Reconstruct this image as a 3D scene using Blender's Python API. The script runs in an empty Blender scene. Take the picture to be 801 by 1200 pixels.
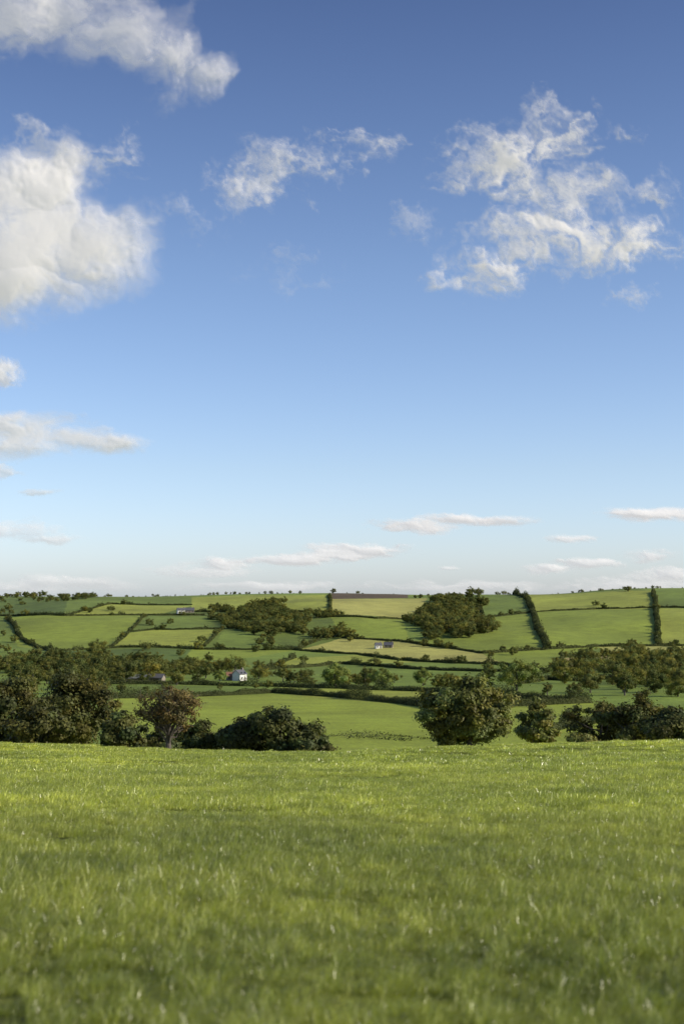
import bpy, math, numpy as np
from mathutils import Vector
rng = np.random.default_rng(7)
sc = bpy.context.scene
col = sc.collection

# ------------------------------------------------------------------ helpers
def vnoise(x, y, seed=0):
    xi = np.floor(x).astype(np.int64); yi = np.floor(y).astype(np.int64)
    fx = x-xi; fy = y-yi
    def h(a, b):
        n = (a*374761393 + b*668265263 + seed*1442695041) & 0xffffffff
        n = ((n ^ (n >> 13))*1274126177) & 0xffffffff
        n = ((n ^ (n >> 16))*2246822519) & 0xffffffff
        return ((n ^ (n >> 15)) & 0xffffff)/float(0xffffff)
    u = fx*fx*fx*(fx*(fx*6-15)+10); v = fy*fy*fy*(fy*(fy*6-15)+10)
    return (h(xi, yi)*(1-u)+h(xi+1, yi)*u)*(1-v)+(h(xi, yi+1)*(1-u)+h(xi+1, yi+1)*u)*v
def fbm(x, y, oct=5, seed=0, gain=0.5):
    s = np.zeros_like(x, dtype=float); a = 1.0; t = 0
    c, sn = math.cos(0.65), math.sin(0.65)
    for i in range(oct):
        s += a*vnoise(x, y, seed+i*17); t += a; a *= gain
        x, y = (c*x-sn*y)*2.03+3.1, (sn*x+c*y)*2.03+7.7
    return s/t
def sstep(a, b, x):
    t = np.clip((x-a)/(b-a), 0, 1); return t*t*(3-2*t)

def mk_mesh(name, verts, faces, mats=(), midx=None, attrs=None, smooth=False):
    verts = np.asarray(verts, dtype=np.float32).reshape(-1, 3)
    faces = np.asarray(faces, dtype=np.int32)
    k = faces.shape[1]; n = len(faces)
    me = bpy.data.meshes.new(name)
    me.vertices.add(len(verts)); me.vertices.foreach_set('co', verts.ravel())
    me.loops.add(n*k); me.loops.foreach_set('vertex_index', faces.ravel())
    me.polygons.add(n); me.polygons.foreach_set('loop_start', np.arange(n, dtype=np.int32)*k)
    for m in mats: me.materials.append(m)
    if midx is not None: me.polygons.foreach_set('material_index', np.asarray(midx, dtype=np.int32))
    me.polygons.foreach_set('use_smooth', np.full(n, bool(smooth)))
    me.update(calc_edges=True)
    for an, arr in (attrs or {}).items():
        arr = np.asarray(arr, dtype=np.float32)
        if arr.ndim == 1:
            a = me.attributes.new(an, 'FLOAT', 'POINT'); a.data.foreach_set('value', arr)
        else:
            a = me.attributes.new(an, 'FLOAT_COLOR', 'POINT')
            a.data.foreach_set('color', np.c_[arr, np.ones(len(arr))].astype(np.float32).ravel())
    return me
def add_obj(name, me, parent=None, loc=None):
    o = bpy.data.objects.new(name, me); col.objects.link(o)
    if parent: o.parent = parent
    if loc is not None: o.location = loc
    return o

# ------------------------------------------------------------------ camera
F = 1666.7; TILT = math.atan(100/F)
cam = bpy.data.cameras.new('camera'); camo = add_obj('camera', cam)
cam.sensor_fit = 'VERTICAL'; cam.sensor_height = 36; cam.sensor_width = 24; cam.lens = 50
cam.clip_start = 0.1; cam.clip_end = 200000
camo.rotation_euler = (math.pi/2+TILT, 0, 0)
cam.dof.use_dof = True; cam.dof.focus_distance = 150; cam.dof.aperture_fstop = 1.6
sc.camera = camo
def bearing(px, py):
    u = (px-400.5)/F; v = (600-py)/F
    c, s = math.cos(TILT), math.sin(TILT)
    return u, c - v*s, s + v*c        # x, y, z

# ------------------------------------------------------------------ terrain height
RIDGE = 1830.
PY = np.array([-400, -60, 0, 50, 90, 100, 110, 130, 170, 220, 300, 420, 500, 700, 900, 1030, 1150, 1300, 1450, 1600, 1750, RIDGE, 1960, 2300, 4000, 12000.])
PZ = np.array([12, 3.0, -1.65, -6.2, -9.84, -10.75, -12.0, -15.2, -20.2, -23.0, -26.4, -30.6, -33.6, -39.8, -44.6, -45.0, -40.5, -30.4, -18, -6.2, 3.3, 6.0, 4, -14, -40, -60.])
def pchip(X, Y, x):
    h = np.diff(X); d = np.diff(Y)/h; m = np.zeros_like(Y)
    m[0] = d[0]; m[-1] = d[-1]
    for i in range(1, len(X)-1):
        if d[i-1]*d[i] > 0:
            w1 = 2*h[i]+h[i-1]; w2 = h[i]+2*h[i-1]
            m[i] = (w1+w2)/(w1/d[i-1]+w2/d[i])
    k = np.clip(np.searchsorted(X, x)-1, 0, len(X)-2)
    t = (x-X[k])/h[k]
    return (Y[k]*(1+2*t)*(1-t)**2 + m[k]*h[k]*t*(1-t)**2 + Y[k+1]*t*t*(3-2*t) + m[k+1]*h[k]*t*t*(t-1))
def H(x, y):
    x = np.asarray(x, float); y = np.asarray(y, float)
    z = pchip(PY, PZ, np.clip(y, -399, 11999))
    z = z + 0.9*np.tanh(((x+5)/26)**2)*sstep(15, 95, y)*(1-sstep(130, 220, y))
    z = z + (0.18*(fbm(x/5, y/5, 4, 5)-0.5)+.3*(fbm(x/17, y/17, 2, 6)-.5))*(1-sstep(110, 150, y))
    z = z + 1.6*(fbm(x/90, y/90, 3, 9)-0.5)*sstep(150, 400, y)
    hill = sstep(1000, 1650, y)
    z = z + hill*(9*(fbm(x/240+4.2, y/900, 2, 21)-0.5) + np.where(x > 220, 3.0, 0)*sstep(220, 380, x) - 3.0*sstep(0, 450, -x))
    z = z + 11*(fbm(x/130, y/200, 2, 23)-.5)*sstep(950, 1300, y)*(1-sstep(1650, 1800, y))
    return z
YS = np.concatenate([np.arange(5, 130, .5), np.arange(130, RIDGE+30, 2.0)])
def ground_hit(px, py):
    u, v, w = bearing(px, py)
    xs = YS*u/v; zr = YS*w/v
    d = H(xs, YS)-zr
    i = np.nonzero(d > 0)[0]
    k = i[0] if len(i) else int(np.argmin(np.abs(d)+(YS < 1450)*1e3))
    return float(xs[k]), float(YS[k])
def G(pts): return np.array([ground_hit(*p) for p in pts])
def at(px, dist):
    u, v, w = bearing(px, 700)
    x = dist*u/v
    return x, dist, float(H(x, dist))
def inpoly(x, y, P):
    r = np.zeros(x.shape, bool); n = len(P)
    for i in range(n):
        x1, y1 = P[i]; x2, y2 = P[(i+1) % n]
        if y1 == y2: continue
        c = ((y1 > y) != (y2 > y)) & (x < (x2-x1)*(y-y1)/(y2-y1)+x1)
        r ^= c
    return r

# ------------------------------------------------------------------ materials
def new_mat(name):
    m = bpy.data.materials.new(name); m.use_nodes = True
    nt = m.node_tree; nt.nodes.clear()
    return m, nt, nt.nodes, nt.links
def N(nt, t, **kw):
    n = nt.nodes.new(t)
    for k, v in kw.items(): setattr(n, k, v)
    return n
def mixmul(nt, a, b, fac=1.0):
    n = N(nt, 'ShaderNodeMix', data_type='RGBA', blend_type='MULTIPLY')
    n.inputs[0].default_value = fac
    nt.links.new(a, n.inputs[6]); nt.links.new(b, n.inputs[7]); return n.outputs[2]
def ramp(nt, sock, stops):
    r = N(nt, 'ShaderNodeValToRGB'); e = r.color_ramp.elements
    while len(e) < len(stops): e.new(0.5)
    for i, (p, c) in enumerate(stops):
        e[i].position = p; e[i].color = (*c, 1)
    nt.links.new(sock, r.inputs[0]); return r.outputs[0]

def field_material():
    m, nt, nd, lk = new_mat('pasture')
    at_ = N(nt, 'ShaderNodeAttribute', attribute_name='fcol')
    geo = N(nt, 'ShaderNodeNewGeometry')
    c = at_.outputs['Color']
    for sc_, lo, hi, det in ((0.012, .84, 1.14, 4), (0.09, .86, 1.12, 5), (0.9, .82, 1.16, 5), (9.0, .6, 1.35, 4)):
        nz = N(nt, 'ShaderNodeTexNoise'); nz.inputs['Scale'].default_value = sc_; nz.inputs['Detail'].default_value = det
        lk.new(geo.outputs['Position'], nz.inputs['Vector'])
        c = mixmul(nt, c, ramp(nt, nz.outputs[0], [(.3, (lo, lo*.99, lo*1.0)), (.7, (hi, hi, hi*.93))]))
    bs = N(nt, 'ShaderNodeBsdfPrincipled'); bs.inputs['Roughness'].default_value = .9
    bs.inputs['Specular IOR Level'].default_value = .15
    lk.new(c, bs.inputs['Base Color'])
    bz = N(nt, 'ShaderNodeTexNoise'); bz.inputs['Scale'].default_value = .5; bz.inputs['Detail'].default_value = 8; bz.inputs['Roughness'].default_value = .7
    lk.new(geo.outputs['Position'], bz.inputs['Vector'])
    bp = N(nt, 'ShaderNodeBump'); bp.inputs['Strength'].default_value = .6; bp.inputs['Distance'].default_value = .6
    lk.new(bz.outputs[0], bp.inputs['Height']); lk.new(bp.outputs[0], bs.inputs['Normal'])
    o = N(nt, 'ShaderNodeOutputMaterial'); lk.new(bs.outputs[0], o.inputs[0]); return m

def leaf_material(name, base, trans=.3, rough=.5, spec=.3, world_var=0.0, rnd=0.0, extra=()):
    m, nt, nd, lk = new_mat(name)
    a = N(nt, 'ShaderNodeAttribute', attribute_name='tone')
    rgb = N(nt, 'ShaderNodeRGB'); rgb.outputs[0].default_value = (*base, 1)
    c = mixmul(nt, rgb.outputs[0], a.outputs['Color'])
    if world_var:
        geo = N(nt, 'ShaderNodeNewGeometry')
        for s_, v in ((.06, world_var), (.7, world_var*.8))+tuple(extra):
            nz = N(nt, 'ShaderNodeTexNoise'); nz.inputs['Scale'].default_value = s_; nz.inputs['Detail'].default_value = 4
            lk.new(geo.outputs['Position'], nz.inputs['Vector'])
            c = mixmul(nt, c, ramp(nt, nz.outputs[0], [(.36, (1-v, 1-v*.85, 1-v*.8)), (.64, (1+v, 1+v*.85, 1+v*.7))]))
    if rnd:
        oi = N(nt, 'ShaderNodeObjectInfo')
        c = mixmul(nt, c, ramp(nt, oi.outputs['Random'], [(0, (1-rnd, 1-rnd*.8, 1-rnd)), (.5, (1.05, 1, .95)), (.8, (1+rnd*.9, 1+rnd*.7, 1)), (1, (1+rnd*1.4, 1+rnd*.7, .9))]))
    bs = N(nt, 'ShaderNodeBsdfPrincipled'); bs.inputs['Roughness'].default_value = rough
    bs.inputs['Specular IOR Level'].default_value = spec
    tr = N(nt, 'ShaderNodeBsdfTranslucent'); mx = N(nt, 'ShaderNodeMixShader'); mx.inputs[0].default_value = trans
    lk.new(c, bs.inputs['Base Color'])
    w = N(nt, 'ShaderNodeRGB'); w.outputs[0].default_value = (1.25, 1.3, .7, 1)
    lk.new(mixmul(nt, c, w.outputs[0]), tr.inputs[0])
    lk.new(bs.outputs[0], mx.inputs[1]); lk.new(tr.outputs[0], mx.inputs[2])
    o = N(nt, 'ShaderNodeOutputMaterial'); lk.new(mx.outputs[0], o.inputs[0]); return m
def plain_material(name, c1, c2, scale=3, rough=.8):
    m, nt, nd, lk = new_mat(name)
    tc = N(nt, 'ShaderNodeTexCoord'); nz = N(nt, 'ShaderNodeTexNoise'); nz.inputs['Scale'].default_value = scale; nz.inputs['Detail'].default_value = 6
    lk.new(tc.outputs['Object'], nz.inputs['Vector'])
    bs = N(nt, 'ShaderNodeBsdfPrincipled'); bs.inputs['Roughness'].default_value = rough
    lk.new(ramp(nt, nz.outputs[0], [(.3, c1), (.7, c2)]), bs.inputs['Base Color'])
    o = N(nt, 'ShaderNodeOutputMaterial'); lk.new(bs.outputs[0], o.inputs[0]); return m
M_field = field_material()
M_bark = plain_material('bark', (.05, .04, .032), (.12, .10, .08), 6)
M_grass = leaf_material('grass_blades', (.315, .355, .048), trans=.38, rough=.30, spec=.8, world_var=.16, extra=((.28, .18), (2.2, .18)))
M_wood = leaf_material('woodland_leaves', (.125, .145, .046), trans=.3, rnd=.32, rough=.7, spec=.1)
M_hedge = leaf_material('hedge_leaves', (.078, .094, .034), trans=.2, rough=.7, spec=.1, world_var=.25)

# ------------------------------------------------------------------ field patchwork
g1 = (.240, .300, .045); g2 = (.170, .235, .044); g3 = (.115, .170, .038); yl = (.42, .41, .12); yg = (.32, .36, .064)
br = (.115, .078, .056); tan = (.38, .31, .15); mf = (.30, .365, .055)
FIELDS = [
 ([(0,702),(80,700),(75,722),(0,722)], g3), ([(80,702),(200,698),(225,700),(200,706),(130,708),(75,722)], g2),
 ([(75,722),(130,708),(225,710),(180,721)], yg), ([(10,724),(172,722),(150,742),(128,760),(60,762),(22,758)], g1),
 ([(172,722),(240,722),(262,737),(180,738)], g2), ([(150,742),(180,738),(262,738),(240,757),(130,760)], yg),
 ([(225,700),(386,697),(386,718),(225,716)], yg), ([(262,738),(300,742),(345,762),(250,760)], g2),
 ([(388,695),(478,694),(478,701),(388,702)], br), ([(388,702),(500,701),(490,726),(387,723)], yl),
 ([(387,723),(470,726),(480,752),(400,748)], g1), ([(560,698),(602,696),(622,718),(565,725)], g2),
 ([(602,692),(765,692),(768,713),(624,716)], yg), ([(624,717),(768,713),(770,757),(642,761)], g1),
 ([(765,692),(801,692),(801,712),(768,713)], g2), ([(770,713),(830,713),(830,757),(771,757)], yg),
 ([(545,726),(622,719),(640,761),(565,765),(490,752)], g1),
 ([(60,763),(225,760),(210,776),(40,780)], g3), ([(225,761),(345,762),(300,770),(212,775)], g1),
 ([(212,776),(345,766),(345,772),(290,786),(200,790)], g2), ([(345,771),(420,767),(500,776),(400,778),(300,786)], yg),
 ([(345,762),(400,748),(480,752),(565,766),(600,780),(500,776),(420,766)], yl),
 ([(300,786),(400,778),(520,786),(640,789),(600,803),(330,803)], g2),
 ([(565,766),(700,759),(660,770),(640,788),(600,780)], g1), ([(700,758),(830,757),(830,768),(720,768)], yl),
 ([(660,771),(720,768),(725,782),(645,786)], tan),
 ([(120,803),(330,806),(320,812),(215,816),(120,818)], g2), ([(330,805),(560,813),(700,824),(520,832),(320,812)], yg),
 ([(130,819),(215,817),(320,813),(470,825),(520,833),(540,880),(100,880)], mf),
 ([(520,833),(690,824),(760,850),(760,880),(540,880)], mf),
]
FW = [(G(P), np.array(c)) for P, c in FIELDS]

# ------------------------------------------------------------------ terrain mesh
def ruts_and_dark_corner(x, y):
    """two wheel tracks where a tractor turned, and a near-left dip with corner darkening in its colour"""
    c = 19.8+1.35*(-x-3.2)+.3*np.sin(x*1.3)
    wv = .5*(fbm(x*1.4, y*1.4, 3, 90)-.5)
    a = np.minimum(np.abs(y-c), np.abs(y-c-2.6))+wv
    k = (1-sstep(.2, 1.0, a))*sstep(-9.0, -7.5, x)*(1-sstep(-3.8, -2.6, x))
    e = 1-sstep(.3, 1.5, np.hypot((x+2.35)/1.0, (y-8.0)/1.7)+wv*1.6)  # near-left patch: corner darkening painted into the ground colour
    return np.clip(k*.8+e, 0, 1)
ys = np.concatenate([np.arange(-300, -20, 20), np.arange(-20, 6, 1.5), np.arange(6, 32, .25), np.arange(32, 112, .6), np.arange(112, 1000, 3.2), np.arange(1000, 1960, 3.0), np.arange(1960, 4000, 60), np.arange(4000, 12001, 500)])
tf = np.arange(-.285, .2851, .001); to = .285+(np.linspace(0, 1, 42)[1:]**2)*2.8
ts = np.concatenate([-to[::-1], tf, to])
T, Y = np.meshgrid(ts, ys); X = T*(np.maximum(Y, 0)+30)
Z = H(X, Y)-.05*ruts_and_dark_corner(X, Y)
x = X.ravel(); y = Y.ravel()
base = np.array(g2)[None]*np.ones((len(x), 1))
cell = vnoise(np.floor(x/170+.4*np.floor(y/230))+.01, np.floor(y/230)+.01, 3)
base = base*(.75+.6*cell[:, None])
for P, c in FW:
    bx = (P[:, 0].min(), P[:, 0].max()); by = (P[:, 1].min(), P[:, 1].max())
    s = np.nonzero((x >= bx[0]) & (x <= bx[1]) & (y >= by[0]) & (y <= by[1]))[0]
    s = s[inpoly(x[s], y[s], P)]
    m_ = .80+.40*fbm(x[s]/45+c[0]*90, y[s]/70, 4, 12)
    base[s] = c*m_[:, None]
near = y < 112
base[near] = np.array((.18, .21, .036))
rt = ruts_and_dark_corner(x, y)[:, None]*.8
base = base*(1-rt)+np.array((.05, .065, .02))*rt
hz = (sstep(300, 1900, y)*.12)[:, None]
base = base*(1-hz)+np.array((.26, .30, .24))*hz  # distance haze mixed into the field colours
nr, nc = T.shape
idx = np.arange(nr*nc).reshape(nr, nc)
Fq = np.stack([idx[:-1, :-1], idx[:-1, 1:], idx[1:, 1:], idx[1:, :-1]], -1).reshape(-1, 4)
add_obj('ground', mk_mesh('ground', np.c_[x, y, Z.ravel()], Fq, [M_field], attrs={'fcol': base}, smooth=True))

# ------------------------------------------------------------------ foliage builders
def unit(v): return v/np.maximum(np.linalg.norm(v, axis=-1, keepdims=True), 1e-9)
def leaf_quads(c, n, s, R):
    t = unit(np.cross(n, unit(R.normal(size=n.shape)))); b = np.cross(n, t)
    s = s[:, None]
    v = np.stack([c-t*s, c-b*s*.6, c+t*s, c+b*s*.6], 1).reshape(-1, 3)
    f = np.arange(len(c)*4).reshape(-1, 4); return v, f
def tube(pts, rad, sides=7):
    pts = np.asarray(pts, float); n = len(pts); V = []
    d = unit(np.gradient(pts, axis=0))
    up = np.where(np.abs(d[:, 2:3]) > .9, [[1., 0, 0]], [[0, 0, 1.]])
    a = unit(np.cross(d, up)); b = np.cross(d, a)
    th = np.linspace(0, 2*math.pi, sides, endpoint=False)
    for i in range(n):
        V.append(pts[i]+rad[i]*(np.cos(th)[:, None]*a[i]+np.sin(th)[:, None]*b[i]))
    V = np.concatenate(V); Fc = []
    for i in range(n-1):
        for j in range(sides):
            Fc.append((i*sides+j, i*sides+(j+1) % sides, (i+1)*sides+(j+1) % sides, (i+1)*sides+j))
    return V, np.array(Fc)
def build_tree(name, w, h, hb=.12, nclump=60, nleaf=15000, ls=.16, seed=1, mat=None, clr=(.06, .13), branches=12, core=.35, flat=1.0, twig=0, trunk_r=None, lean=0):
    R = np.random.default_rng(seed)
    c0 = np.array([0, 0, (h+h*hb)/2]); rad = np.array([w/2, w/2, (h-h*hb)/2])
    d = unit(R.normal(size=(nclump, 3))); d[:, 2] = d[:, 2]*flat
    rr = R.uniform(core, 1, nclump)**.6
    lump = .66+.58*vnoise(np.arctan2(d[:, 1], d[:, 0])*1.6+20, d[:, 2]*2+seed, seed)
    cr = R.uniform(clr[0], clr[1], nclump)*w
    pc = c0+d*(rad-cr[:, None]*.6)*(rr*lump)[:, None]
    pc[:, 0] += lean*(pc[:, 2]/h)
    pc[0] = c0+[0, 0, rad[2]-cr[0]]
    k = R.choice(nclump, nleaf, p=cr**2/np.sum(cr**2))
    dd = unit(R.normal(size=(nleaf, 3)))
    r_ = np.abs(R.normal(.62, .34, nleaf)); r_ = np.minimum(r_, 1.6)
    P = pc[k]+dd*(cr[k]*r_)[:, None]*np.array([1.1, 1.1, .75])
    P[:, 2] = np.maximum(P[:, 2], R.uniform(.05, .4, nleaf))
    nrm = unit(dd*.7+unit(P-c0)*.45+R.normal(size=dd.shape)*.45+[0, 0, .35])
    lv, lf = leaf_quads(P, nrm, ls*R.uniform(.6, 1.3, nleaf), R)
    ct = R.uniform(.6, 1.5, nclump); hue = R.uniform(-.12, .2, nclump)
    t = ct[k]*R.uniform(.7, 1.3, nleaf)
    tone = np.c_[t*(1+hue[k]), t, t*(1-hue[k])]; tone = np.repeat(tone, 4, 0)
    tr = trunk_r or h*.03
    V = [lv]; Fs = [lf]; off = len(lv); TN = [tone]; mi = [np.zeros(len(lf), int)]
    def addt(p, r, s=6):
        nonlocal off
        v, f = tube(p, r, s); V.append(v); Fs.append(f+off); off += len(v); TN.append(np.ones((len(v), 3))); mi.append(np.ones(len(f), int))
    th = h*.6
    tp = np.array([[0, 0, -.5], [0, 0, .0], [.03*h*R.normal()*.3, 0, th*.35], [.02*h*R.normal(), .02*h*R.normal(), th*.7], [lean*.5, 0, th]])
    addt(tp, [tr*1.5, tr*1.25, tr*.9, tr*.6, tr*.25], 9)
    for i in R.choice(nclump, min(branches, nclump), replace=False):
        z0 = R.uniform(.15, .8)*th; s = np.array([0, 0, z0]); e = pc[i]
        if e[2] < z0: s[2] = max(.3, e[2]*.6)
        m1 = s*.6+e*.4+np.array([0, 0, -.04*h])+R.normal(size=3)*.02*h; m2 = s*.25+e*.75+R.normal(size=3)*.02*h
        addt([s, m1, m2, e], [tr*.5, tr*.33, tr*.2, tr*.06], 5)
        for q in range(twig):
            e2 = e+unit(R.normal(size=3)+[0, 0, .5])*w*.16; mm = (m2+e2)/2+R.normal(size=3)*.02*h
            addt([m2*.7+m1*.3, mm, e2], [tr*.16, tr*.1, tr*.03], 4)
    return mk_mesh(name, np.concatenate(V), np.concatenate(Fs), [mat, M_bark], np.concatenate(mi), {'tone': np.concatenate(TN)})

def place_tree(name, px, dist, top, wpx, base_off=0, **kw):
    x_, y_, z_ = at(px, dist)
    u, v, w_ = bearing(px, top); ztop = dist*w_/v
    h = ztop-z_; w = wpx/F*dist
    me = build_tree(name, w, h, **kw)
    o = add_obj(name, me, loc=(x_, y_, z_-.05)); return o

L_dark = leaf_material('dark_oak_leaves', (.092, .096, .026), trans=.3, rough=.55, spec=.2)
L_mid = leaf_material('hawthorn_leaves', (.155, .168, .044), trans=.3, rough=.55, spec=.2)
L_red = leaf_material('autumn_leaves', (.150, .118, .042), trans=.3, rough=.6, spec=.2)
L_shrub = leaf_material('shrub_leaves', (.085, .100, .030), trans=.3, rough=.6, spec=.2)
L_lime = leaf_material('ash_leaves', (.17, .215, .05), trans=.3, rough=.6, spec=.2)

place_tree('oak_tree', 14, 128, 790, 112, nclump=80, nleaf=24000, seed=3, mat=L_dark, hb=.0)
place_tree('oak_tree', 84, 134, 780, 122, nclump=90, nleaf=28000, seed=4, mat=L_dark, hb=.0)
place_tree('oak_tree', -70, 132, 780, 110, nclump=80, nleaf=16000, seed=14, mat=L_dark, hb=.0)
place_tree('hazel_shrub', 48, 120, 822, 90, nclump=50, nleaf=12000, seed=25, mat=L_dark, hb=0)
place_tree('hazel_shrub', 146, 122, 830, 76, nclump=40, nleaf=10000, seed=5, mat=L_shrub, hb=0)
place_tree('hazel_shrub', 190, 130, 852, 60, nclump=40, nleaf=9000, seed=26, mat=L_shrub, hb=0)
place_tree('hawthorn_tree', 199, 106, 799, 92, nclump=80, nleaf=6600, ls=.10, seed=6, mat=L_red, hb=.24, clr=(.06, .11), branches=54, twig=3, trunk_r=.19, core=.2)
place_tree('bramble_bush', 240, 119, 840, 74, nclump=40, nleaf=10000, seed=7, mat=L_shrub, hb=0)
place_tree('hazel_shrub', 283, 116, 837, 84, nclump=45, nleaf=12000, seed=8, mat=L_shrub, hb=0)
place_tree('hazel_shrub', 328, 114, 824, 98, nclump=60, nleaf=16000, seed=9, mat=L_shrub, hb=0)
place_tree('bramble_bush', 364, 112, 853, 64, nclump=30, nleaf=7000, seed=10, mat=L_shrub, hb=0)
place_tree('hawthorn_tree', 549, 112, 788, 122, nclump=130, nleaf=38000, ls=.135, seed=19, mat=L_mid, hb=.0, clr=(.05, .10), flat=1.0)
place_tree('field_maple_tree', 626, 140, 814, 56, nclump=50, nleaf=12000, seed=12, mat=L_mid, hb=.04)
place_tree('gorse_bush', 676, 104, 858, 38, nclump=24, nleaf=4500, ls=.1, seed=13, mat=L_mid, hb=0, clr=(.12, .2))
place_tree('hazel_shrub', 704, 190, 816, 86, nclump=50, nleaf=13000, ls=.2, seed=15, mat=L_dark, hb=0)
place_tree('oak_tree', 747, 185, 808, 94, nclump=60, nleaf=15000, ls=.2, seed=16, mat=L_dark, hb=0)
place_tree('hazel_shrub', 784, 118, 824, 84, nclump=60, nleaf=15000, seed=17, mat=L_shrub, hb=0)
place_tree('oak_tree', 840, 126, 806, 90, nclump=60, nleaf=12000, seed=18, mat=L_dark, hb=0)

# ---- shared meshes for more distant trees
PROTO = [build_tree('broadleaf_tree_mesh', w_, 10, nclump=nc_, nleaf=6000, ls=.28, seed=40+i, mat=M_wood, hb=hb_, clr=(.06, .14), branches=4)
         for i, (w_, nc_, hb_) in enumerate([(11, 36, .0), (14, 44, .0), (9, 30, .0), (12, 50, .03), (17, 50, .0)])]
PROTO_L = [build_tree('ash_tree_mesh', w_, 10, nclump=40, nleaf=7500, ls=.27, seed=60+i, mat=L_lime, hb=.05, clr=(.07, .14), branches=8) for i, w_ in enumerate([12, 14])]
def instancer(name, meshes, pts, scale, parent_name, child):
    par = add_obj(parent_name, None)
    pts = np.asarray(pts); scale = np.asarray(scale)
    var = rng.integers(0, len(meshes), len(pts))
    for i, me in enumerate(meshes):
        s = var == i
        if not s.any(): continue
        p = pts[s]; r = scale[s]; a = rng.uniform(0, 2*math.pi, len(p)) if child != 'grass_patch' else rng.uniform(-.5, .5, len(p))
        q = []
        for k in range(4):
            an = a+math.pi/4+k*math.pi/2
            sl = (-.091 if child == 'grass_patch' else 0)
            dx = np.cos(an)*r*.7071; dy = np.sin(an)*r*.7071
            q.append(np.c_[p[:, 0]+dx, p[:, 1]+dy, p[:, 2]+sl*dy])
        v = np.stack(q, 1).reshape(-1, 3)
        o = add_obj(name, mk_mesh(name, v, np.arange(len(v)).reshape(-1, 4)), parent=par)
        o.instance_type = 'FACES'; o.use_instance_faces_scale = True; o.instance_faces_scale = 1.0
        o.show_instancer_for_render = False; o.show_instancer_for_viewport = False
        c = add_obj(child, me, parent=o)
def poly_trees(P, area, smin, smax):
    W = G(P); lo = W.min(0)-40; hi = W.max(0)+40
    n = int((hi-lo).prod()/area); n = min(n, 20000)
    p = rng.uniform(lo, hi, (n, 2))
    wx = 70*(fbm(p[:, 0]/55, p[:, 1]/90, 3, 70)-.5); wy = 170*(fbm(p[:, 0]/55+9, p[:, 1]/90, 3, 71)-.5)
    keep = inpoly(p[:, 0]+wx, p[:, 1]+wy, W)
    keep &= fbm(p[:, 0]/24, p[:, 1]/50, 3, 72) > .40
    p = p[keep]
    s = rng.uniform(smin, smax, len(p))*(.6+.8*fbm(p[:, 0]/30, p[:, 1]/60, 2, 73)); return np.c_[p, H(p[:, 0], p[:, 1])-.3], s
WOODS = [
 ([(240,713),(330,707),(350,716),(385,724),(404,744),(385,748),(335,740),(290,742),(262,734),(225,722)], 80, .55, 1.0),
 ([(510,700),(556,699),(562,722),(548,745),(512,754),(486,748),(478,732),(495,716)], 66, .6, 1.25),
 ([(0,764),(60,766),(130,762),(210,778),(290,786),(300,799),(130,799),(0,802)], 330, .6, 1.1),
 ([(0,702),(12,702),(14,740),(30,762),(0,770)], 400, .5, .9),
 ([(0,697),(130,698),(125,702),(60,706),(0,708)], 260, .4, .75),
 ([(650,790),(680,772),(801,768),(830,800),(801,815),(700,815)], 300, .7, 1.2),
 ([(290,738),(320,738),(350,757),(335,762)], 100, .5, .8),
 ([(480,697),(520,696),(515,701),(480,701)], 180, .4, .7),
 ([(515,757),(545,757),(545,766),(515,764)], 150, .6, 1.0),
 ([(300,792),(460,800),(560,806),(560,812),(430,806),(300,803)], 600, .45, .8),
]
HEDGES = [
 ([(0,722),(75,722),(172,721),(240,721)],), ([(75,722),(130,708),(225,709)],), ([(172,722),(150,742),(128,760)],), ([(150,741),(180,738),(262,737)],),
 ([(262,737),(238,758)],), ([(60,763),(140,759),(225,761),(345,762)],), ([(225,717),(300,717),(386,718)],), ([(386,697),(387,710),(387,722)],2.8,3),
 ([(387,723),(440,725),(475,726)],), ([(400,748),(440,750),(480,753),(565,766)],), ([(545,726),(622,718),(700,714),(768,712),(820,712)],),
 ([(602,694),(617,702),(624,717),(630,738),(642,761)],4.5,6), ([(765,694),(768,713),(771,757)],4.0,5), ([(565,766),(640,761),(700,758),(820,757)],2.6,3),
 ([(345,762),(420,767),(500,776),(600,780),(640,788)],2.6,3), ([(345,771),(300,786)],), ([(300,786),(400,778),(520,786),(640,789)],2.6,3),
 ([(375,750),(345,762)],), ([(640,788),(660,770),(720,768)],), ([(720,768),(820,767)],2.8,3),
 ([(560,698),(566,724)],), ([(10,724),(22,745),(60,763)],3,4), ([(60,763),(45,779)],), ([(200,790),(215,776)],),
 ([(600,803),(640,797),(700,800)],),
 ([(320,812),(400,817),(470,825),(522,833)],2.6,3), ([(120,802),(240,803),(330,805),(420,808),(560,813),(690,824)],2.4,2.6), ([(120,819),(215,817),(320,812)],2.0,2.2),
 ([(522,833),(600,828),(690,824)],2.2,2.4), ([(645,858),(662,850),(700,846)],1.6,2.0), ([(392,866),(430,862),(500,868)],.6,9,.05,'rush_clumps')]
allp, alls = [], []
for P, a_, s0, s1 in WOODS:
    p, s = poly_trees(P, a_, s0, s1); allp.append(p); alls.append(s)
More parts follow.
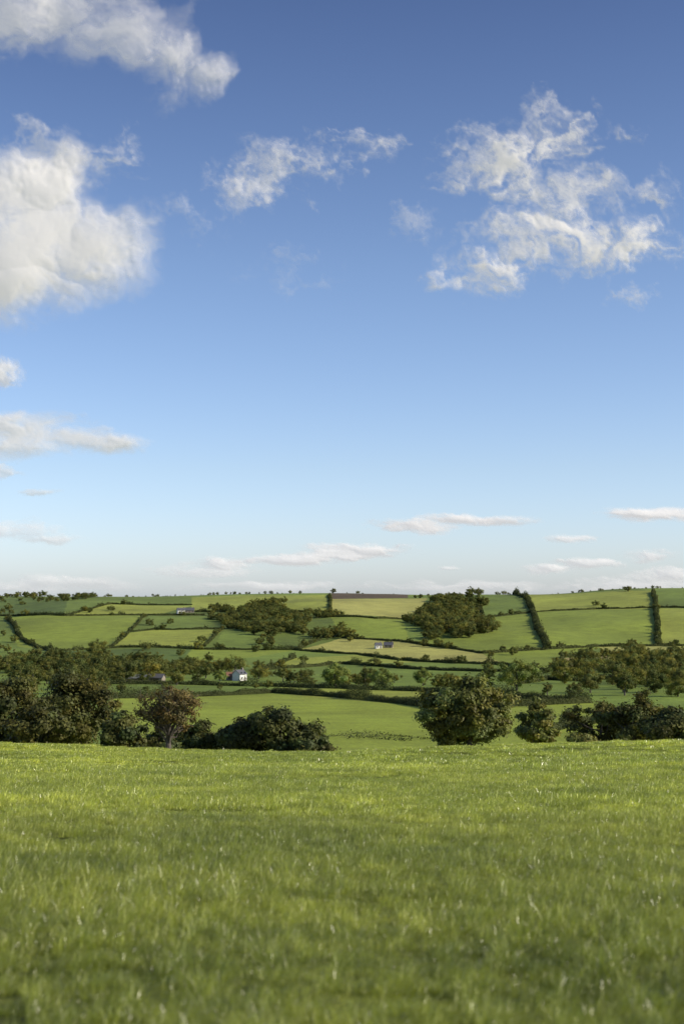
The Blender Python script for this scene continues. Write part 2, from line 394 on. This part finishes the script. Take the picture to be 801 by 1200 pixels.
# hedgerow trees
for h_ in HEDGES[:25]:
    W = G(h_[0]); seg = np.linalg.norm(np.diff(W, axis=0), axis=1)+1e-3; cum = np.r_[0, np.cumsum(seg)]
    n = rng.poisson(cum[-1]/70)
    if n:
        t = rng.uniform(0, cum[-1], n); p = np.c_[np.interp(t, cum, W[:, 0]), np.interp(t, cum, W[:, 1])]
        allp.append(np.c_[p, H(p[:, 0], p[:, 1])-.3]); alls.append(rng.uniform(.28, .78, n))
RP = np.concatenate([rng.uniform(120, 335, 46), rng.uniform(335, 560, 12), rng.uniform(580, 820, 34), rng.uniform(-60, 130, 80)])
for px_ in RP:
    q = at(px_, RIDGE-12+rng.uniform(-15, 15)); allp.append(np.array([q])-[0, 0, .3]); alls.append(np.array([.12+.4*rng.random()**1.6]))
for px_, py_ in [(697, 710), (590, 695), (735, 693), (390, 694), (175,733),(200,731),(236,752),(100,716),(105,718),(130,716),(255,760),(300,764),(455,757),(170,762),(212,768),(575,772),(600,768),(640,762),(655,760),(355,775),(410,752),(740,758),(790,758),(225,790),(245,776)]:
    x_, y_ = ground_hit(px_, py_); allp.append(np.array([[x_, y_, float(H(x_, y_))-.3]])); alls.append(np.array([rng.uniform(.45, .85)]))
for sg, n_ in [(-1, 500), (1, 500)]:
    p = np.c_[sg*rng.uniform(330, 1200, n_), rng.uniform(600, 1800, n_)]; p = p[np.abs(p[:, 0]) > .27*p[:, 1]+20]
    allp.append(np.c_[p, H(p[:, 0], p[:, 1])-.3]); alls.append(rng.uniform(.6, 1.2, len(p)))
instancer('trees', PROTO, np.concatenate(allp), np.concatenate(alls), 'distant_woodland', 'broadleaf_tree')

def single(name, me, px, dist, top):
    x_, y_, z_ = at(px, dist); u, v, w_ = bearing(px, top); h = dist*w_/v-z_
    o = add_obj(name, me, loc=(x_, y_, z_-.2)); o.scale = (h/10,)*3; o.rotation_euler = (0, 0, rng.uniform(0, 6)); return o
for i, (px_, d_, tp, me) in enumerate([
 (393,560,774,PROTO_L[0]), (447,580,780,PROTO_L[1]), (495,600,781,PROTO_L[0]), (522,610,786,PROTO[1]), (604,520,769,PROTO_L[1]), (572,700,778,PROTO[0]),
 (340,640,788,PROTO[2]), (258,660,783,PROTO_L[0]), (232,640,787,PROTO[1]), (208,600,781,PROTO[0]), (170,620,785,PROTO[3]), (100,560,776,PROTO[1]), (40,540,778,PROTO[3]), (72,500,780,PROTO[0]),
 (660,620,770,PROTO[3]), (690,500,782,PROTO[0]), (730,480,786,PROTO[2]), (716,600,772,PROTO[1]), (765,500,784,PROTO[3]), (792,470,790,PROTO[1]), (640,480,798,PROTO[2]),
 (672,440,795,PROTO[2]), (545,640,790,PROTO[3]), (305,700,792,PROTO[1]), (650,700,788,PROTO[2]), (470,700,790,PROTO[2]),
 (143,520,797,PROTO[0]), (172,525,802,PROTO[2]), (196,540,798,PROTO[3]), (258,550,800,PROTO[2]), (300,560,799,PROTO[0]), (314,580,795,PROTO[3]),
 (366,600,793,PROTO[0]), (420,620,792,PROTO[1]), (122,530,795,PROTO[1])]):
    single('ash_tree' if me in PROTO_L else 'broadleaf_tree', me, px_, d_, tp)

# ------------------------------------------------------------------ hedgerows
def hedge(pxs, hgt=2.3, wid=2.4, dens=1.0, name='hedgerow'):
    W = G(pxs)
    seg = np.linalg.norm(np.diff(W, axis=0), axis=1)+1e-3; L = seg.sum(); cum = np.r_[0, np.cumsum(seg)]
    dist = np.median(np.hypot(W[:, 0], W[:, 1])); ls = max(.16, dist/1420*.55)
    n = int(min(40000, max(600, L*(hgt*2+wid)*1.8/(ls*ls*1.2)))*dens)
    R = np.random.default_rng(int(abs(W[0, 0]*7+W[0, 1])) )
    t = R.uniform(0, L, n)
    x_ = np.interp(t, cum, W[:, 0]); y_ = np.interp(t, cum, W[:, 1])
    wob = (fbm(t/25, t*0+3.3, 3, 3)-.5)*3.0
    k = np.clip(np.searchsorted(cum, t)-1, 0, len(seg)-1); d = np.diff(W, axis=0)[k]/seg[k][:, None]
    hh = hgt*(.35+1.1*fbm(t/9, t*0+W[0, 0], 4, 8)+1.6*(vnoise(t/11, t*0+W[0, 1], 5) > .78)*R.random(n))
    a = R.uniform(-.3, math.pi+.3, n); r = R.uniform(.55, 1.05, n)
    ox = np.cos(a)*r*wid/2; oz = np.maximum(.05, (np.sin(a)*r*.9+.1)*hh*R.uniform(.3, 1, n)**.5)
    x2 = x_-d[:, 1]*(ox+wob); y2 = y_+d[:, 0]*(ox+wob)
    P = np.c_[x2, y2, H(x2, y2)+oz]
    nr_ = unit(np.c_[-d[:, 1]*np.cos(a), d[:, 0]*np.cos(a), np.sin(a)]+R.normal(size=(n, 3))*.5)
    v, f = leaf_quads(P, nr_, ls*R.uniform(.7, 1.4, n), R)
    tn = R.uniform(.7, 1.3, n)*(.8+.4*vnoise(t/6, t*0, 9)); tn = np.repeat(np.c_[tn*1.03, tn, tn], 4, 0)
    add_obj(name, mk_mesh(name, v, f, [M_hedge], attrs={'tone': tn}))
for h_ in HEDGES: hedge(*h_)

# ------------------------------------------------------------------ buildings
M_white = plain_material('white_render', (.68, .66, .60), (.80, .78, .73), 1.5, .85)
M_slate = plain_material('slate_roof', (.07, .07, .08), (.14, .14, .15), 4, .6)
M_tin = plain_material('corrugated_roof', (.09, .10, .10), (.15, .16, .16), 2, .8)
M_red = plain_material('clay_tile', (.20, .10, .06), (.28, .14, .08), 4, .8)
M_stone = plain_material('stone_wall', (.20, .17, .13), (.30, .26, .21), 3, .9)
M_glass = plain_material('window_glass', (.02, .025, .03), (.05, .06, .07), 2, .15)
M_clad = plain_material('timber_cladding', (.07, .055, .04), (.13, .10, .07), 5, .85)
def box(x0, x1, y0, y1, z0, z1):
    v = [(a, b, c) for c in (z0, z1) for a, b in ((x0, y0), (x1, y0), (x1, y1), (x0, y1))]
    f = [(0,3,2,1),(4,5,6,7),(0,1,5,4),(1,2,6,5),(2,3,7,6),(3,0,4,7)]; return v, f
def boxes(lst):
    V, Fc = [], []
    for b in lst:
        v, f = box(*b); o = len(V); V += v; Fc += [tuple(i+o for i in q) for q in f]
    return V, Fc
def make_building(name, px, dist, yaw, L, W, Hh, wall, roof, windows=True, chimneys=1, storeys=2, pitch=.42, py=None):
    if py is not None:
        x_, y_ = ground_hit(px, py); z_ = float(H(x_, y_))
    else: x_, y_, z_ = at(px, dist)
    e = add_obj(name, None, loc=(x_, y_, z_-.2)); e.rotation_euler = (0, 0, math.radians(yaw))
    rh = W*pitch
    V = [(-L/2,-W/2,-1),(L/2,-W/2,-1),(L/2,W/2,-1),(-L/2,W/2,-1),(-L/2,-W/2,Hh),(L/2,-W/2,Hh),(L/2,W/2,Hh),(-L/2,W/2,Hh),(-L/2,0,Hh+rh),(L/2,0,Hh+rh)]
    me = bpy.data.meshes.new('walls'); me.from_pydata(V, [], [(0,1,5,4),(2,3,7,6),(1,2,6,9,5),(3,0,4,8,7)]); me.materials.append(wall); add_obj('walls', me, e)
    o = .35; k = rh/(W/2); t = .18; z0 = Hh-o*k+.03; zr = Hh+rh+.03
    V = []
    for s in (-1, 1):
        for xx in (-L/2-o, L/2+o):
            V += [(xx, s*(W/2+o), z0), (xx, 0, zr), (xx, 0, zr+t), (xx, s*(W/2+o), z0+t)]
    Fc = []
    for b in (0, 8): Fc += [(b,b+1,b+5,b+4),(b+3,b+7,b+6,b+2),(b,b+4,b+7,b+3),(b,b+3,b+2,b+1),(b+4,b+5,b+6,b+7)]
    me = bpy.data.meshes.new('roof'); me.from_pydata(V, [], Fc); me.materials.append(roof); add_obj('roof', me, e)
    if windows:
        ws = []; n = max(2, int(L/3))
        for st in range(storeys):
            for i in range(n):
                xc = -L/2+(i+.5)*L/n
                if st == 0 and i == n//2: continue
                ws.append((xc-.5, xc+.5, -W/2-.04, -W/2+.05, .9+st*2.4, 2.0+st*2.4))
            ws.append((L/2-.05, L/2+.04, -.5, .5, .9+st*2.4, 2.0+st*2.4))
        v, f = boxes(ws); add_obj('windows', mk_mesh('windows', v, f, [M_glass]), e)
        xc = -L/2+(n//2+.5)*L/n
        v, f = boxes([(xc-.5, xc+.5, -W/2-.05, -W/2+.05, 0, 2.1)]); add_obj('door', mk_mesh('door', v, f, [M_clad]), e)
    else:
        v, f = boxes([(-2, 2, -W/2-.05, -W/2+.05, 0, Hh*.8)]); add_obj('door', mk_mesh('door', v, f, [M_clad]), e)
    if chimneys:
        cs = [(s*(L/2-.6)-.4, s*(L/2-.6)+.4, -.4, .4, Hh, Hh+rh+1.0) for s in ((1,) if chimneys == 1 else (-1, 1))]
        v, f = boxes(cs); add_obj('chimney', mk_mesh('chimney', v, f, [M_stone]), e)
make_building('white_farmhouse', 281, 670, 62, 6.0, 4.2, 3.4, M_white, M_slate, chimneys=1)
make_building('stone_cottage', 271, 675, 10, 4, 4, 2.2, M_stone, M_red, storeys=1)
make_building('farm_barn', 158, 640, 4, 11, 6, 2.0, M_clad, M_tin, windows=False, chimneys=0, pitch=.22)
make_building('farm_barn', 184, 650, -12, 7, 5, 2.0, M_stone, M_slate, windows=False, chimneys=0, pitch=.3)
make_building('white_farmhouse', 212, 0, 20, 8, 5.5, 3.8, M_white, M_slate, py=719)
make_building('stone_cottage', 222, 0, 5, 10, 6, 2.8, M_stone, M_slate, chimneys=1, storeys=1, py=718)
make_building('white_farmhouse', 443, 0, 15, 5, 4.5, 2.8, M_white, M_slate, py=760, storeys=1)
make_building('stone_cottage', 455, 0, -10, 7, 5, 2.4, M_stone, M_slate, py=759, storeys=1)

# ------------------------------------------------------------------ meadow grass
def grass_patch(size, n, wid, lmin, lmax, seed, segs=2, lum=1.0):
    R = np.random.default_rng(seed)
    p = R.uniform(-size*.6, size*.6, (n, 2))
    tuft = fbm(p[:, 0]*4/size**.7+seed, p[:, 1]*4/size**.7, 4, seed)
    tuft = np.clip((tuft-.5)*2.2+.5, 0, 1.2)
    ln = R.uniform(lmin, lmax, n)*(.35+1.1*tuft)
    ang = R.normal(math.pi*.95, 1.5, n); bend = R.uniform(.2, 1.7, n)
    d = np.c_[np.cos(ang), np.sin(ang)]
    fa = R.uniform(0, math.pi, n); s = np.c_[np.cos(fa), np.sin(fa)]
    dry_or_glint = (R.random(n) < .14)  # pale blades: dry stems, and silvery glints painted as blade tone
    wd = wid*(1+.6*dry_or_glint)
    rows = []
    for i in range(segs+1):
        u = i/segs; hh = ln*u*(1-.42*bend*u); out = ln*bend*u*u*.75
        wv = wd*(1-.8*u)*R.uniform(.95, 1.05, n)
        c = np.c_[p+d*out[:, None], hh]
        o = np.c_[s*(wv/2)[:, None], np.zeros(n)]
        rows += [c-o, c+o]
    V = np.stack(rows, 1)
    k = (segs+1)*2; b = (np.arange(n)*k)[:, None]
    Fc = np.concatenate([b+np.array([[2*i, 2*i+1, 2*i+3, 2*i+2]]) for i in range(segs)])
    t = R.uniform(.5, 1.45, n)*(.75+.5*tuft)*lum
    tn = np.c_[t*(1+dry_or_glint*.9), t*(1+dry_or_glint*.75), t*(1+dry_or_glint*3.6)]
    return mk_mesh('grass_patch', V.reshape(-1, 3), Fc, [M_grass], attrs={'tone': np.repeat(tn, k, 0)})
def grass_zone(y0, y1, step, meshes, sz):
    gy = np.arange(y0, y1, step); P = []
    for yy in gy:
        hw = .26*(yy+8)+4
        gx = np.arange(-hw, hw, step)+rng.uniform(0, step)
        P.append(np.c_[gx, np.full(len(gx), yy)])
    P = np.concatenate(P); P += rng.uniform(-.22, .22, P.shape)*step
    s = sz*(.5+1.05*fbm(P[:, 0]/2.6, P[:, 1]/4, 4, 77))*rng.uniform(.85, 1.15, len(P))
    s = s*(1-.55*ruts_and_dark_corner(P[:, 0], P[:, 1]))
    return np.c_[P, H(P[:, 0], P[:, 1])-.01-.03*ruts_and_dark_corner(P[:, 0], P[:, 1])], s
near_m = [grass_patch(1.0, 4000, .0042, .05, .17, 100+i, 3, .84) for i in range(4)]  # near blades darkened, far ones lightened: brightness falloff painted into blade tone
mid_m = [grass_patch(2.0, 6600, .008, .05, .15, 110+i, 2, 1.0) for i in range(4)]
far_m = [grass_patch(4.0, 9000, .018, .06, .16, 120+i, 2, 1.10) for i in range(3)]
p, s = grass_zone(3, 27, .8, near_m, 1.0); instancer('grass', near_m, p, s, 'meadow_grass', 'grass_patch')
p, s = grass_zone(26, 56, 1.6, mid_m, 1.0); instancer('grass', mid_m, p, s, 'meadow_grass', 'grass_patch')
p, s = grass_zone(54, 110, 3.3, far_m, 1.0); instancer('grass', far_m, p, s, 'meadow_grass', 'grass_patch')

# ------------------------------------------------------------------ clouds
def cloud_mat(name, ems):
    m, nt, nd, lk = new_mat(name)
    a = N(nt, 'ShaderNodeAttribute', attribute_name='vapour_cover')
    df = N(nt, 'ShaderNodeBsdfDiffuse'); df.inputs[0].default_value = (.38, .37, .355, 1)
    em = N(nt, 'ShaderNodeEmission'); em.inputs[0].default_value = (.87, .86, .85, 1); em.inputs[1].default_value = ems  # added glow stands in for sunlight scattered inside the cloud
    ad = N(nt, 'ShaderNodeAddShader'); tr = N(nt, 'ShaderNodeBsdfTransparent'); mx = N(nt, 'ShaderNodeMixShader')
    lk.new(df.outputs[0], ad.inputs[0]); lk.new(em.outputs[0], ad.inputs[1])
    lk.new(a.outputs['Fac'], mx.inputs[0]); lk.new(tr.outputs[0], mx.inputs[1]); lk.new(ad.outputs[0], mx.inputs[2])
    o = N(nt, 'ShaderNodeOutputMaterial'); lk.new(mx.outputs[0], o.inputs[0])
    return m
M_cloud = cloud_mat('cloud_vapour', .53); M_cloud_far = cloud_mat('distant_cloud_vapour', .66)  # distant clouds get a stronger glow to look whiter
def cloud(ell, dist, wisp=.5, scale=45, opac=1.0, step=1.6, seed=1, stretch=1.0, relief=.30, soft=.6, rough=.22):
    E = np.array([list(e)+[1.0]*(5-len(e)) for e in ell], float); mg = 1.9
    x0 = (E[:, 0]-E[:, 2]*mg).min()-10; x1 = (E[:, 0]+E[:, 2]*mg).max()+10; y0 = (E[:, 1]-E[:, 3]*mg-8).min(); y1 = (E[:, 1]+E[:, 3]*mg+8).max()
    x0 = max(x0, -260); x1 = min(x1, 1060); y0 = max(y0, -160)
    gx, gy = np.meshgrid(np.arange(x0, x1+step, step), np.arange(y0, y1+step, step))
    sx = gx/stretch
    w1 = fbm(sx/scale, gy/scale, 5, seed, .55)-.5; w2 = fbm(sx/scale+31, gy/scale+11, 5, seed+5, .55)-.5
    wx = gx+w1*scale*(.5+1.6*wisp)*stretch; wy = gy+w2*scale*(.4+1.3*wisp)
    d = np.full(gx.shape, -9.0)
    for ex, ey, rx, ry, k in E.tolist():
        q = ((wx-ex)/rx)**2+((wy-ey)/ry)**2
        v = k*(1-q**.8)
        d = np.maximum(d, v) + .2*np.maximum(0, np.minimum(d, v))
    sm = fbm(sx/scale*.9+5, gy/scale*.9+3, 2, seed+40)-.5                 # broad billows
    n1 = fbm(sx/scale*1.4+w1*3, gy/scale*1.4+w2*3, 7, seed+9, .58)-.5     # shreds
    rid = 1-np.abs(2*fbm(sx/scale*1.0+w2*4, gy/scale*2.2+w1*2, 6, seed+13, .6)-1)
    dd = d+n1*(.9+1.6*wisp)+(rid-.8)*1.4*wisp+sm*.5
    al = sstep(-.2, soft+1.15*wisp, dd)
    fine = fbm(sx/scale*4+w1*6, gy/scale*5+w2*6, 5, seed+60, .6)
    al = al*(1-(1-al)*wisp*1.2*np.clip(1.5-2.2*fine, 0, 1))*opac
    al = np.clip(al, 0, 1)
    edge = np.minimum(np.minimum(gx-x0, x1-gx), np.minimum(gy-y0, y1-gy)); al *= sstep(0, 10, edge)
    R = np.median(E[:, 2:4].min(1))
    h = relief*(R*1.4*sstep(-.3, 1.3, d+sm*.4)+scale*1.0*sm+scale*rough*n1)
    u = (gx-400.5)/F; v = (600-gy)/F; c, s_ = math.cos(TILT), math.sin(TILT)
    D = np.stack([u, c-v*s_, s_+v*c], -1)
    P = D*(dist*(1-h/F))[..., None]
    nr, nc = gx.shape; idx = np.arange(nr*nc).reshape(nr, nc)
    f = np.stack([idx[:-1, :-1], idx[1:, :-1], idx[1:, 1:], idx[:-1, 1:]], -1).reshape(-1, 4)
    a_ = al.ravel(); keep = a_[f].max(1) > .003; f = f[keep]
    used = np.unique(f); rm = np.zeros(nr*nc, int); rm[used] = np.arange(len(used))
    if len(used) == 0: return
    pts = P.reshape(-1, 3)[used]; ctr = pts.mean(0)
    o = add_obj('cloud', mk_mesh('cloud', pts-ctr, rm[f], [M_cloud_far if dist > 12000 else M_cloud], attrs={'vapour_cover': a_[used]}, smooth=True), loc=ctr)
cloud([(30,5,190,72),(140,30,104,60),(208,72,70,48),(256,104,34,26)], 3600, .30, 85, .82, seed=3, soft=1.15, rough=.08, relief=.24)
cloud([(10,278,166,100),(5,335,124,58),(116,292,76,64),(60,220,70,54)], 5500, .12, 90, 1.0, seed=8, soft=.8, rough=.04, relief=.24)
cloud([(112,185,44,34,.8),(45,165,60,26,.8)], 5400, .8, 40, .5, seed=18, relief=.2)
cloud([(2,436,26,18)], 8000, .3, 22, .85, seed=11)
cloud([(30,508,90,26),(100,515,60,16),(140,520,50,11),(10,490,40,12)], 9500, .2, 30, .88, seed=12, stretch=2.2, soft=.8)
cloud([(0,553,28,10),(45,577,20,5,.8)], 11000, .3, 14, .6, seed=13, stretch=2)
cloud([(0,624,70,15),(60,632,42,6,.8)], 15000, .3, 20, .65, seed=14, stretch=2.5)
cloud([(345,188,66,28),(420,172,54,20),(308,228,46,32,.9)], 6000, .8, 42, .72, seed=22, relief=.18, rough=.12)
cloud([(572,182,58,48),(648,150,52,54,.9),(740,150,26,14,.7),(620,215,62,32,.8),(700,228,88,30),(640,280,98,40),(560,325,56,26),(725,292,62,32)], 5800, .66, 50, 1.0, seed=31, soft=.6, relief=.19, rough=.10)
cloud([(485,265,30,32,.8)], 6200, .9, 30, .32, seed=41, relief=.15)
cloud([(213,255,38,24,.8)], 6200, .9, 30, .35, seed=42, relief=.15)
cloud([(740,346,34,15,.8)], 7000, .9, 20, .5, seed=43, relief=.15)
cloud([(345,312,54,28,.8)], 6500, .9, 36, .25, seed=44, relief=.15)
cloud([(485,616,58,11),(575,610,60,8),(530,608,48,7)], 17000, .2, 16, 1.0, seed=51, stretch=2.8, step=1, soft=.5)
cloud([(765,603,72,10)], 17000, .2, 16, 1.0, seed=52, stretch=2.8, step=1, soft=.5)
cloud([(345,656,76,8),(430,646,64,9),(400,652,66,7)], 22000, .3, 16, .9, seed=53, stretch=2.8, step=1, soft=.5)
cloud([(235,670,72,12),(260,661,46,8)], 24000, .35, 16, .8, seed=54, stretch=2.8, step=1)
cloud([(668,631,30,6),(752,650,40,9),(690,661,46,8),(640,667,36,6),(785,672,42,10)], 22000, .3, 13, .8, seed=55, stretch=2.4, step=1)
cloud([(520,667,16,5),(60,686,120,11,1),(330,688,110,8,1),(560,688,140,9,1),(740,686,100,9,1)], 26000, .4, 16, .55, seed=56, stretch=3, step=1)

# ------------------------------------------------------------------ light
az, el = math.radians(104), math.radians(27)
S = Vector((math.cos(el)*math.sin(az), math.cos(el)*math.cos(az), math.sin(el)))
sun = bpy.data.lights.new('sun', 'SUN'); sun.energy = 5.0; sun.angle = math.radians(.5); sun.color = (1, .91, .75)
so = add_obj('sun', sun, loc=(0, 0, 60)); so.rotation_euler = S.to_track_quat('Z', 'Y').to_euler()
w = bpy.data.worlds.new('World'); sc.world = w; w.use_nodes = True
nt = w.node_tree; nt.nodes.clear()
sky = nt.nodes.new('ShaderNodeTexSky'); sky.sky_type = 'NISHITA'; sky.sun_disc = False
sky.sun_elevation = el; sky.sun_rotation = az; sky.altitude = 150; sky.air_density = 1.0; sky.dust_density = .7; sky.ozone_density = 2.0
# cleaner, bluer air than the Nishita default: tint by elevation above the horizon
tc = nt.nodes.new('ShaderNodeTexCoord'); sp = nt.nodes.new('ShaderNodeSeparateXYZ'); nt.links.new(tc.outputs['Generated'], sp.inputs[0])
tint = ramp(nt, sp.outputs[2], [(0, (1.36, 1.52, 2.12)), (.09, (1.30, 1.34, 1.62)), (.23, (1.10, 1.13, 1.34)), (.40, (.70, .74, .97)), (1, (.6, .66, .95))])
skyc = mixmul(nt, sky.outputs[0], tint)
bg = nt.nodes.new('ShaderNodeBackground'); bg.inputs[1].default_value = .11
ou = nt.nodes.new('ShaderNodeOutputWorld'); nt.links.new(skyc, bg.inputs[0]); nt.links.new(bg.outputs[0], ou.inputs[0])
sc.view_settings.view_transform = 'Standard'; sc.view_settings.look = 'None'; sc.view_settings.exposure = 0; sc.view_settings.gamma = 1
